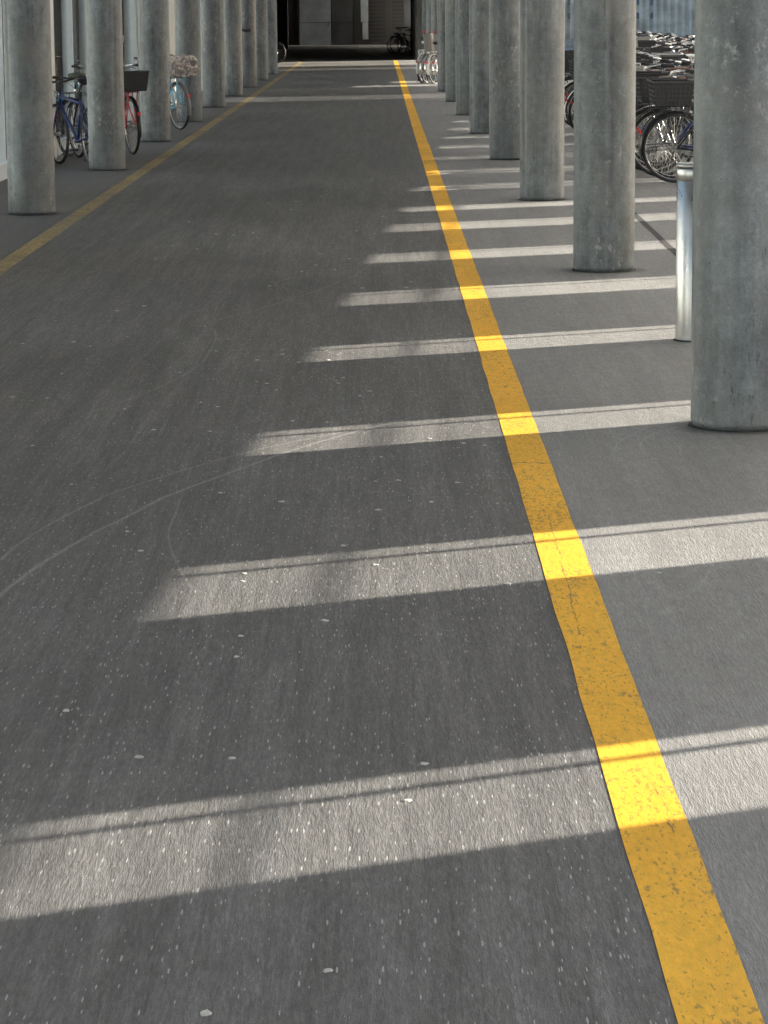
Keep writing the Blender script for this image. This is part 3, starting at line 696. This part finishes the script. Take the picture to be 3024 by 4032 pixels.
def bicycle(label, frame='blackpaint', style='diamond', rim='alu', saddle='plastic', basket=None, rear=None, fender='blackpaint', bar='city', stand=True, lamp=True, stay=None, post='chrome', group='parked bicycles', extras=True):
    t = thing('bicycle', label, 'bicycle', (0, 0, 0), 0, group)
    RX, FX = -0.53, 0.53
    BB = Vector((-.09, 0, .28)); ST = Vector((-.245, 0, .74)); HT = Vector((.345, 0, .80)); HB = Vector((.385, 0, .66)); RA = Vector((RX, 0, WR))
    bm = NB()
    if style == 'diamond':
        tube(bm, [HT - Vector((-.01, 0, .05)), ST + Vector((.01, 0, -.05))], .0155, 10)
        tube(bm, [HB, BB], .018, 10)
    else:
        tube(bm, [HB, BB], .019, 10)
        tube(bm, [HB + Vector((-.01, 0, .06)), (.13, 0, .44), (-.06, 0, .42), BB + (ST - BB) * .36], .0155, 10)
    tube(bm, [ST, BB], .0155, 10); tube(bm, [HT, HB], .020, 10)
    cyl(bm, BB - Vector((0, .035, 0)), .024, .07, 'y', 14)
    fr = link('frame', bm, frame, t, True)
    bm = NB()
    for s in (-1, 1):
        tube(bm, [ST + Vector((0, s * .012, -.06)), Vector((RX, s * .058, WR))], .0105 if stay else .0085, 8)
        tube(bm, [BB + Vector((0, s * .025, 0)), Vector((RX, s * .058, WR))], .0095, 8)
    link('rear_stays', bm, stay or frame, t, True)
    bm = NB()
    for s in (-1, 1):
        tube(bm, [HB + Vector((.003, s * .03, -.02)), (HB.x + .05, s * .052, .50), (FX, s * .052, WR)], [.013, .012, .008], 8)
    tube(bm, [HB + Vector((.003, -.035, -.015)), HB + Vector((.003, .035, -.015))], .014, 8)
    link('fork', bm, frame, t, True)
    wheel(t, RX, rim); wheel(t, FX, rim)
    # saddle
    bm = NB(); tube(bm, [ST + Vector((.01, 0, -.03)), (-.285, 0, .90)], .0125, 8); link('seat_post', bm, post, t, True)
    bm = NB(); secs = [(-.42, .075, .925), (-.40, .090, .945), (-.34, .088, .950), (-.28, .060, .948), (-.20, .030, .946), (-.14, .018, .940), (-.13, .008, .930)]
    rings = []
    for x, w, z in secs:
        rings.append([bm.verts.new((x, w * math.cos(a), z + (.018 if math.sin(a) > 0 else .034) * math.sin(a))) for a in [2 * PI * k / 12 for k in range(12)]])
    for a, b in zip(rings, rings[1:]):
        for k in range(12): bm.faces.new((a[k], a[(k + 1) % 12], b[(k + 1) % 12], b[k]))
    bm.faces.new(rings[0]); bm.faces.new(rings[-1][::-1])
    sd = link('saddle', bm, saddle, t, True)
    bm = NB()
    for s in (-1, 1): tube(bm, [(-.37, s * .03, .905), (-.28, s * .02, .895), (-.19, s * .012, .915)], .004, 6)
    link('saddle_rail', bm, 'chrome', sd, True)
    # bars
    bm = NB(); top = Vector((.320, 0, .96)) if bar == 'city' else Vector((.335, 0, .89))
    tube(bm, [HT, top], .0125, 8)
    if bar == 'city':
        tube(bm, [top, top + Vector((.06, 0, .015))], .013, 8)
        c = top + Vector((.06, 0, .015))
        tube(bm, [(c.x - .22, .29, c.z + .05), (c.x - .10, .27, c.z + .055), (c.x - .02, .17, c.z + .04), (c.x, .05, c.z), (c.x, -.05, c.z), (c.x - .02, -.17, c.z + .04), (c.x - .10, -.27, c.z + .055), (c.x - .22, -.29, c.z + .05)], .011, 8)
        gr = [((c.x - .13, s * .277, c.z + .055), (c.x - .24, s * .293, c.z + .049)) for s in (-1, 1)]
    else:
        tube(bm, [top, top + Vector((.08, 0, .02))], .014, 8)
        c = top + Vector((.08, 0, .02))
        tube(bm, [(c.x - .05, .31, c.z + .03), (c.x - .01, .20, c.z + .025), (c.x, .08, c.z), (c.x, -.08, c.z), (c.x - .01, -.20, c.z + .025), (c.x - .05, -.31, c.z + .03)], .012, 8)
        gr = [((c.x - .02, s * .21, c.z + .026), (c.x - .052, s * .315, c.z + .03)) for s in (-1, 1)]
    hb = link('handlebar', bm, 'chrome' if bar == 'city' else 'blackpaint', t, True)
    for a, b in gr:
        bm = NB(); tube(bm, [a, b], .0165, 8); link('grip', bm, 'blackrub', hb, True)
    bm = NB()
    for s in (-1, 1):
        a = gr[0 if s < 0 else 1][0]
        tube(bm, [(a[0] + .01, a[1], a[2] - .015), (a[0] + .05, a[1] * .95, a[2] - .03), (a[0] - .02, a[1] * 1.05, a[2] - .045)], .005, 6)
        tube(bm, [(a[0] + .05, a[1] * .95, a[2] - .03), (a[0] + .12, a[1] * .6, a[2] - .05), (HT.x + .06, s * .02, HT.z - .02), (HB.x, s * .02, HB.z)], .0028, 5)
    link('brake_lever', bm, 'blackpaint', hb, True)
    # drive
    bm = NB(); torus(bm, (BB.x, -.045, BB.z), .085, .004, N=32, n=5); 
    for k in range(5):
        a = 2 * PI * k / 5; tube(bm, [(BB.x, -.045, BB.z), (BB.x + .085 * math.cos(a), -.045, BB.z + .085 * math.sin(a))], .006, 5)
    for s, a in ((-1, .5), (1, .5 + PI)):
        tube(bm, [(BB.x, s * .055, BB.z), (BB.x + .17 * math.cos(a), s * .068, BB.z + .17 * math.sin(a))], .009, 6)
    cr = link('crankset', bm, 'alu', t, True)
    for s, a in ((-1, .5), (1, .5 + PI)):
        bm = NB(); px, pz = BB.x + .17 * math.cos(a), BB.z + .17 * math.sin(a)
        box(bm, px - .045, px + .045, *(sorted((s * .075, s * .165))), pz - .012, pz + .012, .005); link('pedal', bm, 'plastic', cr)
    bm = NB(); tube(bm, [(BB.x, -.046, BB.z + .087), (RX, -.046, WR + .035)], .004, 5); tube(bm, [(BB.x, -.046, BB.z - .087), (RX, -.046, WR - .035)], .004, 5)
    torus(bm, (RX, -.046, WR), .036, .005, N=20, n=5); link('chain', bm, 'grey', t)
    if fender:
        for cx, a0, a1 in ((RX, R(25), R(200)), (FX, R(40), R(190))):
            bm = NB(); prev = None
            for i in range(29):
                a = a0 + (a1 - a0) * i / 28; ring = []
                for q, rr in ((-.026, WR + .010), (-.014, WR + .020), (.014, WR + .020), (.026, WR + .010)):
                    ring.append(bm.verts.new((cx + rr * math.cos(a), q, WR + rr * math.sin(a))))
                if prev:
                    for k in range(3): bm.faces.new((prev[k], prev[k + 1], ring[k + 1], ring[k]))
                prev = ring
            for s in (-1, 1):
                a = a1 - .25; tube(bm, [(cx, s * .055, WR), (cx + (WR + .008) * math.cos(a), s * .026, WR + (WR + .008) * math.sin(a))], .003, 5)
            link('mudguard', bm, fender, t, True)
    # rack
    if extras:
        bm = NB()
        for s in (-1, 1):
            tube(bm, [(-.27, s * .03, .72), (-.36, s * .055, .735), (-.72, s * .055, .735)], .006, 6)
            tube(bm, [(-.42, s * .055, .735), (RX, s * .062, WR + .01), (-.66, s * .055, .735)], .0085 if stay else .0055, 6)
        for k in range(4): tube(bm, [(-.40 - k * .1, -.055, .735), (-.40 - k * .1, .055, .735)], .0045, 5)
        link('rack', bm, stay or 'blackpaint', t, True)
        bm = NB(); box(bm, -.895, -.875, -.022, .022, .47, .51, .006); link('tail_light', bm, 'redlens', t)
        for ch in (t,): pass
    if lamp:
        bm = NB(); cyl(bm, (.43, 0, .77), .025, .06, 'x', 14, .034); tube(bm, [(.39, 0, .70), (.43, 0, .77)], .006, 5); link('headlight', bm, 'chrome', t, True)
    if stand:
        bm = NB(); tube(bm, [(-.22, .06, .27), (-.30, .20, .010)], .008, 6); tube(bm, [(-.28, .20, .010), (-.34, .20, .010)], .009, 6); link('kickstand', bm, 'blackpaint', t, True)
    def crate(x0, x1, w0, w1, z0, z1, m, parent, slats=True, rimm=None):
        bm = NB(); th = .006
        for z in [z0 + (z1 - z0) * k / 5 for k in range(6)]:
            f = (z - z0) / (z1 - z0); w = w0 + (w1 - w0) * f; e = .03 * f
            pts = [(x0 - e, -w, z), (x1 + e, -w, z), (x1 + e, w, z), (x0 - e, w, z)]
            tube(bm, pts, th if z < z1 else .010, 5, closed=True)
        n = 9
        for side in range(4):
            for k in range(n + 1):
                f = k / n
                if side == 0: p0, p1 = (x0 + (x1 - x0) * f, -w0, z0), (x0 - .03 + (x1 - x0 + .06) * f, -w1, z1)
                elif side == 1: p0, p1 = (x0 + (x1 - x0) * f, w0, z0), (x0 - .03 + (x1 - x0 + .06) * f, w1, z1)
                elif side == 2: p0, p1 = (x0, -w0 + 2 * w0 * f, z0), (x0 - .03, -w1 + 2 * w1 * f, z1)
                else: p0, p1 = (x1, -w0 + 2 * w0 * f, z0), (x1 + .03, -w1 + 2 * w1 * f, z1)
                tube(bm, [p0, p1], .004, 4)
        b = link('basket', bm, m, parent)
        if not slats:
            bm = NB(); A = [bm.verts.new(p) for p in ((x0, -w0, z0), (x1, -w0, z0), (x1, w0, z0), (x0, w0, z0))]; B = [bm.verts.new(p) for p in ((x0 - .028, -w1, z1 - .01), (x1 + .028, -w1, z1 - .01), (x1 + .028, w1, z1 - .01), (x0 - .028, w1, z1 - .01))]
            bm.faces.new(A)
            for i in range(4): bm.faces.new((A[i], A[(i + 1) % 4], B[(i + 1) % 4], B[i]))
            link('liner', bm, m, b)
        return b
    if basket: crate(.45, .74, .14, .18, .78, 1.02, basket, t, False)
    if rear: crate(-.76, -.43, .14, .17, .752, .97, rear, t, False)
    return t
def copy_tree(o, parent=None):
    c = o.copy(); C.objects.link(c)
    if parent is not None: c.parent = parent
    for ch in children(o): copy_tree(ch, c)
    return c
def place(o, x, y, rz, lean=0.0):
    o.location = (x, y, 0.006); o.rotation_euler = (lean, 0, rz)
def ends(o, rx, ry, fx, fy, lean=0.0):
    a = math.atan2(fy - ry, fx - rx); place(o, (rx + fx) / 2, (ry + fy) / 2, a, lean)

# left side, between the columns and the glazed wall
gl = 'bicycles parked along the left glazed wall'
b = bicycle('dark blue diamond frame bicycle between the first two left columns', 'blue', 'diamond', 'alu', 'plastic', bar='flat', fender=None, group=gl, stand=False, post='blackpaint', extras=False)
ends(b, -3.06, 31.15, -3.55, 32.10, -.04)
b = bicycle('black bicycle with a drooping saddle just behind the dark blue one', 'blackpaint', 'diamond', 'alu', 'plastic', bar='flat', fender='blackpaint', group=gl)
ends(b, -3.05, 32.6, -3.48, 33.58, -.03)
b = bicycle('bicycle with an olive saddle cover behind the nearest left column', 'grey', 'step', 'alu', 'olive', group=gl)
ends(b, -3.62, 33.9, -3.25, 34.9, .02)
b = bicycle('red step through bicycle with a dark rear basket behind the second left column', 'red', 'step', 'chrome', 'plastic', rear='plastic', group=gl, stay='red')
ends(b, -2.90, 34.15, -3.27, 35.15, -.03)
b = bicycle('light blue bicycle with an orange saddle and a bag covered rear basket', 'lightblue', 'step', 'white', 'orange', rear='grey', group=gl, stay='lightblue', post='white', fender='grey')
ends(b, -2.83, 41.35, -3.36, 42.27, -.05)
LB = b
# crumpled bag over the rear basket of the light blue bicycle
bm = NB(); bmesh.ops.create_icosphere(bm, subdivisions=4, radius=1.0)
for v in bm.verts:
    p = v.co.copy(); q = Vector([max(-.72, min(.72, c)) / .72 for c in p])
    n1 = noise.noise(p * 3.1) * .09 + noise.noise(p * 9) * .045
    v.co = Vector((q.x * .235, q.y * .225, q.z * .15)) * (1 + n1)
o = link('plastic_bag', bm, 'film', None, False); tag(o, 'crumpled clear plastic bag pulled over the rear basket of the light blue bicycle', 'bag')
o.location = LB.matrix_basis @ Vector((-.60, .0, .90)); o.rotation_euler = LB.rotation_euler
bm = NB(); bmesh.ops.create_icosphere(bm, subdivisions=3, radius=1.0)
for v in bm.verts: v.co = Vector((v.co.x * .09, v.co.y * .13, v.co.z * .06)) * (1 + .35 * noise.noise(v.co * 3))
o = link('paper_wrapping', bm, M['pink'], None, True); tag(o, 'pinkish crumpled wrapping inside the clear bag on the light blue bicycle', 'wrapping')
o.location = LB.matrix_basis @ Vector((-.68, -.06, .90)); o.rotation_euler = LB.rotation_euler
b = bicycle('bicycle with a white front rim peeping out behind the last left column', 'grey', 'diamond', 'white', 'plastic', group=gl)
ends(b, -4.25, 95.9, -3.30, 95.4)

# far end, right
gf = 'bicycles parked at the far right of the lane'
b = bicycle('dark bicycle standing crosswise in the gloom before the slatted screen', 'grey', 'diamond', 'chrome', 'plastic', group=gf, basket=None)
ends(b, 1.60, 116.2, 0.62, 115.6)
b2 = bicycle('second dark bicycle behind the one in the gloom at the far end', 'blackpaint', 'step', 'alu', 'plastic', group=gf, bar='city'); ends(b2, 1.66, 117.6, 0.75, 117.0)
b3 = bicycle('third dark bicycle leaning beside the gloomy pair at the far end', 'blackpaint', 'diamond', 'alu', 'plastic', group=gf, bar='flat'); ends(b3, 1.55, 114.9, 1.0, 114.1)
far = [('white bicycle nearest the viewer in the sunlit far right cluster', 'white', 'step', 'white', 'white', 1.02, 67.5, 1.42, 68.5),
       ('silver bicycle with a child seat in the sunlit far right cluster', 'alu', 'step', 'white', 'plastic', 1.24, 66.9, 1.66, 67.85),
       ('pale pink bicycle beside the child seat bicycle in the far right cluster', 'pink', 'step', 'alu', 'brown', 1.42, 66.5, 1.86, 67.4),
       ('white sports bicycle half behind the eighth right column', 'white', 'diamond', 'white', 'plastic', 1.06, 69.4, 1.50, 70.4),
       ('silver bicycle leaning into the white one in the far right cluster', 'alu', 'diamond', 'white', 'brown', 1.12, 67.1, 1.56, 68.1),
       ('white bicycle hard against the ninth right column in the far cluster', 'white', 'step', 'alu', 'plastic', 1.32, 66.2, 1.80, 67.1)]
for lab, f, s, rm, sd, ax, ay, bx, by in far:
    b = bicycle(lab, f, s, rm, sd, group=gf, fender='white' if f == 'white' else 'chrome', stay=f)
    ends(b, ax, ay, bx, by, random.uniform(-.05, .05))
    if 'child seat' in lab:
        bm = NB(); bk = [(-.64, .74), (-.66, .80), (-.70, .95), (-.74, 1.12)]
        prev = None
        for x, z in bk:
            cur = [bm.verts.new((x + .05, -.12, z)), bm.verts.new((x, -.08, z)), bm.verts.new((x, .08, z)), bm.verts.new((x + .05, .12, z))]
            if prev:
                for k in range(3): bm.faces.new((prev[k], prev[k + 1], cur[k + 1], cur[k]))
            prev = cur
        A = [bm.verts.new((-.62, s * .13, .745)) for s in (-1, 1)] + [bm.verts.new((-.36, s * .11, .765)) for s in (1, -1)]
        bm.faces.new(A)
        r_ = bmesh.ops.extrude_face_region(bm, geom=bm.faces[:]); bmesh.ops.translate(bm, vec=(.025, 0, .02), verts=[e for e in r_['geom'] if isinstance(e, bmesh.types.BMVert)])
        link('child_seat', bm, 'alu', b)
        bm = NB(); cyl(bm, (-.86, 0, 1.18), .03, .02, 'x', 12); link('reflector', bm, 'redlens', b, True)

# the crowd on the right: near row and far rows
protos = [bicycle('black city bicycle with a dark rear crate, first in the near row behind the bollard', 'blackpaint', 'diamond', 'alu', 'plastic', rear='plastic', bar='flat', group='x'),
          bicycle('p', 'grey', 'step', 'alu', 'brown', basket='plastic', group='x'),
          bicycle('p', 'white', 'step', 'alu', 'white', group='x', fender='white'),
          bicycle('p', 'blue', 'diamond', 'chrome', 'plastic', bar='flat', group='x'),
          bicycle('p', 'alu', 'diamond', 'alu', 'plastic', group='x', fender='chrome', stay='alu'),
          bicycle('p', 'teal', 'step', 'white', 'brown', rear='plastic', group='x', stay='teal'),
          bicycle('p', 'green', 'diamond', 'alu', 'plastic', basket='alu', group='x'),
          bicycle('p', 'red', 'diamond', 'alu', 'white', bar='flat', group='x')]
desc = ['black bicycle with a dark rear crate', 'grey step through bicycle with a dark front basket', 'white step through bicycle', 'dark blue bicycle with flat bars', 'silver bicycle with bright mudguards', 'teal bicycle with white rims and a rear crate', 'green bicycle with a silver front basket', 'red bicycle with a white saddle']
seq1 = [0, 3, 0, 4, 1, 3, 0, 0, 6, 3, 4, 5, 3, 1, 4, 2, 0, 7, 4, 3, 2, 5, 1, 4, 0, 2, 6, 4, 3, 0, 2, 5, 4, 1]
used = set()
def spawn(pi):
    if pi not in used: used.add(pi); return protos[pi]
    return copy_tree(protos[pi])
ordn = lambda n: {1: 'first', 2: 'second', 3: 'third'}.get(n, '%dth' % n)
g1 = 'bicycles of the near row on the right'
for i, pi in enumerate(seq1):
    o = spawn(pi); y = 27.78 + i * 0.52 + (.06 * math.sin(i * 2.3))
    x = 3.40 + random.uniform(-.10, .16) if i else 3.38
    flip = (i % 5 == 3)
    rz = random.uniform(-.13, .13) + (PI if flip else 0) if i else 0.10
    place(o, x, y, rz, random.uniform(-.07, .07))
    o['label'] = '%s, %s in the near right row' % (desc[pi], ordn(i + 1)); o['group'] = g1
g2 = 'bicycles of the back row on the right'
for i in range(44):
    pi = [4, 2, 0, 3, 4, 7, 1, 2, 4, 5, 0, 4, 6, 2, 3, 4][(i * 5 + i // 7) % 16]
    o = spawn(pi); y = 50.5 + i * 0.78
    place(o, 6.3 + .02 * i + random.uniform(-.2, .2), y, random.uniform(-.25, .25) + (PI if i % 2 else 0), random.uniform(-.10, .10))
    o.location.z = 0.006
    o['label'] = '%s, %s in the back right row' % (desc[pi], ordn(i + 1)); o['group'] = g2
g3_ = 'bicycles of the middle row on the right'
for i in range(14):
    pi = [2, 4, 3, 0, 4, 1, 2, 5, 4, 7, 2, 3, 4, 0][i]
    o = spawn(pi); y = 44.5 + i * 0.72
    place(o, 5.1 + random.uniform(-.15, .15), y, random.uniform(-.2, .2) + (PI if i % 2 else 0), random.uniform(-.08, .08))
    o['label'] = '%s, %s in the middle right row' % (desc[pi], ordn(i + 1)); o['group'] = g3_
for pi, p in enumerate(protos):
    if pi not in used: raise RuntimeError('unused prototype %d' % pi)
# blue cloth bundle on the saddle of the near bicycle
bm = NB(); bmesh.ops.create_icosphere(bm, subdivisions=3, radius=1.0)
for v in bm.verts: v.co = Vector((v.co.x * .14, v.co.y * .10, v.co.z * .065)) * (1 + .3 * noise.noise(v.co * 2.6))
o = link('cloth_bundle', bm, 'bluecloth', None, True); o.location = (3.30, 27.95, 0.985)
tag(o, 'blue cloth bundle lying on the saddle of the nearest bicycle behind the bollard', 'cloth')

# ------------------------------------------------------------------ light, sky, camera
w = bpy.data.worlds.new('World'); sc.world = w; w.use_nodes = True
nt = w.node_tree; bg = nt.nodes['Background']
sky = nt.nodes.new('ShaderNodeTexSky'); sky.sky_type = 'NISHITA'; sky.sun_disc = False
sky.sun_elevation = EL; sky.sun_rotation = PI / 2 - AZ; sky.air_density = 1.0; sky.dust_density = 2.2; sky.ozone_density = 1.0
nt.links.new(sky.outputs[0], bg.inputs[0]); bg.inputs[1].default_value = 0.09
sl = bpy.data.lights.new('sun', 'SUN'); sl.energy = 5.0; sl.angle = R(0.3); sl.color = (1.0, 0.925, 0.80)
so = bpy.data.objects.new('sun', sl); C.objects.link(so)
d = Vector((-SX * math.cos(EL), -SY * math.cos(EL), -math.sin(EL)))
so.rotation_euler = d.to_track_quat('-Z', 'Y').to_euler(); so.location = (20, 20, 12)

cam = bpy.data.cameras.new('camera'); co = bpy.data.objects.new('camera', cam); C.objects.link(co)
fw = Vector((9.03225427e-04, 9.85137780e-01, -1.71763611e-01)); rt = Vector((0.99996713, -0.00227374, -0.00778251)); up = Vector((0.00805739, 0.17175094, 0.98510745))
mw = Matrix(((rt.x, up.x, -fw.x, 0), (rt.y, up.y, -fw.y, 0), (rt.z, up.z, -fw.z, 1.65), (0, 0, 0, 1)))
co.matrix_world = mw
cam.sensor_fit = 'HORIZONTAL'; cam.sensor_width = 36; cam.lens = 36 * 6200 / 1659; cam.clip_end = 2000; cam.clip_start = 0.05
sc.camera = co
sc.view_settings.view_transform = 'Standard'; sc.view_settings.look = 'None'; sc.view_settings.gamma = 1
sc.view_settings.exposure = 2.03
sc.cycles.max_bounces = 10; sc.cycles.diffuse_bounces = 6; sc.cycles.transparent_max_bounces = 12
sc.cycles.caustics_reflective = False; sc.cycles.caustics_refractive = False
sc.cycles.sample_clamp_indirect = 6.0
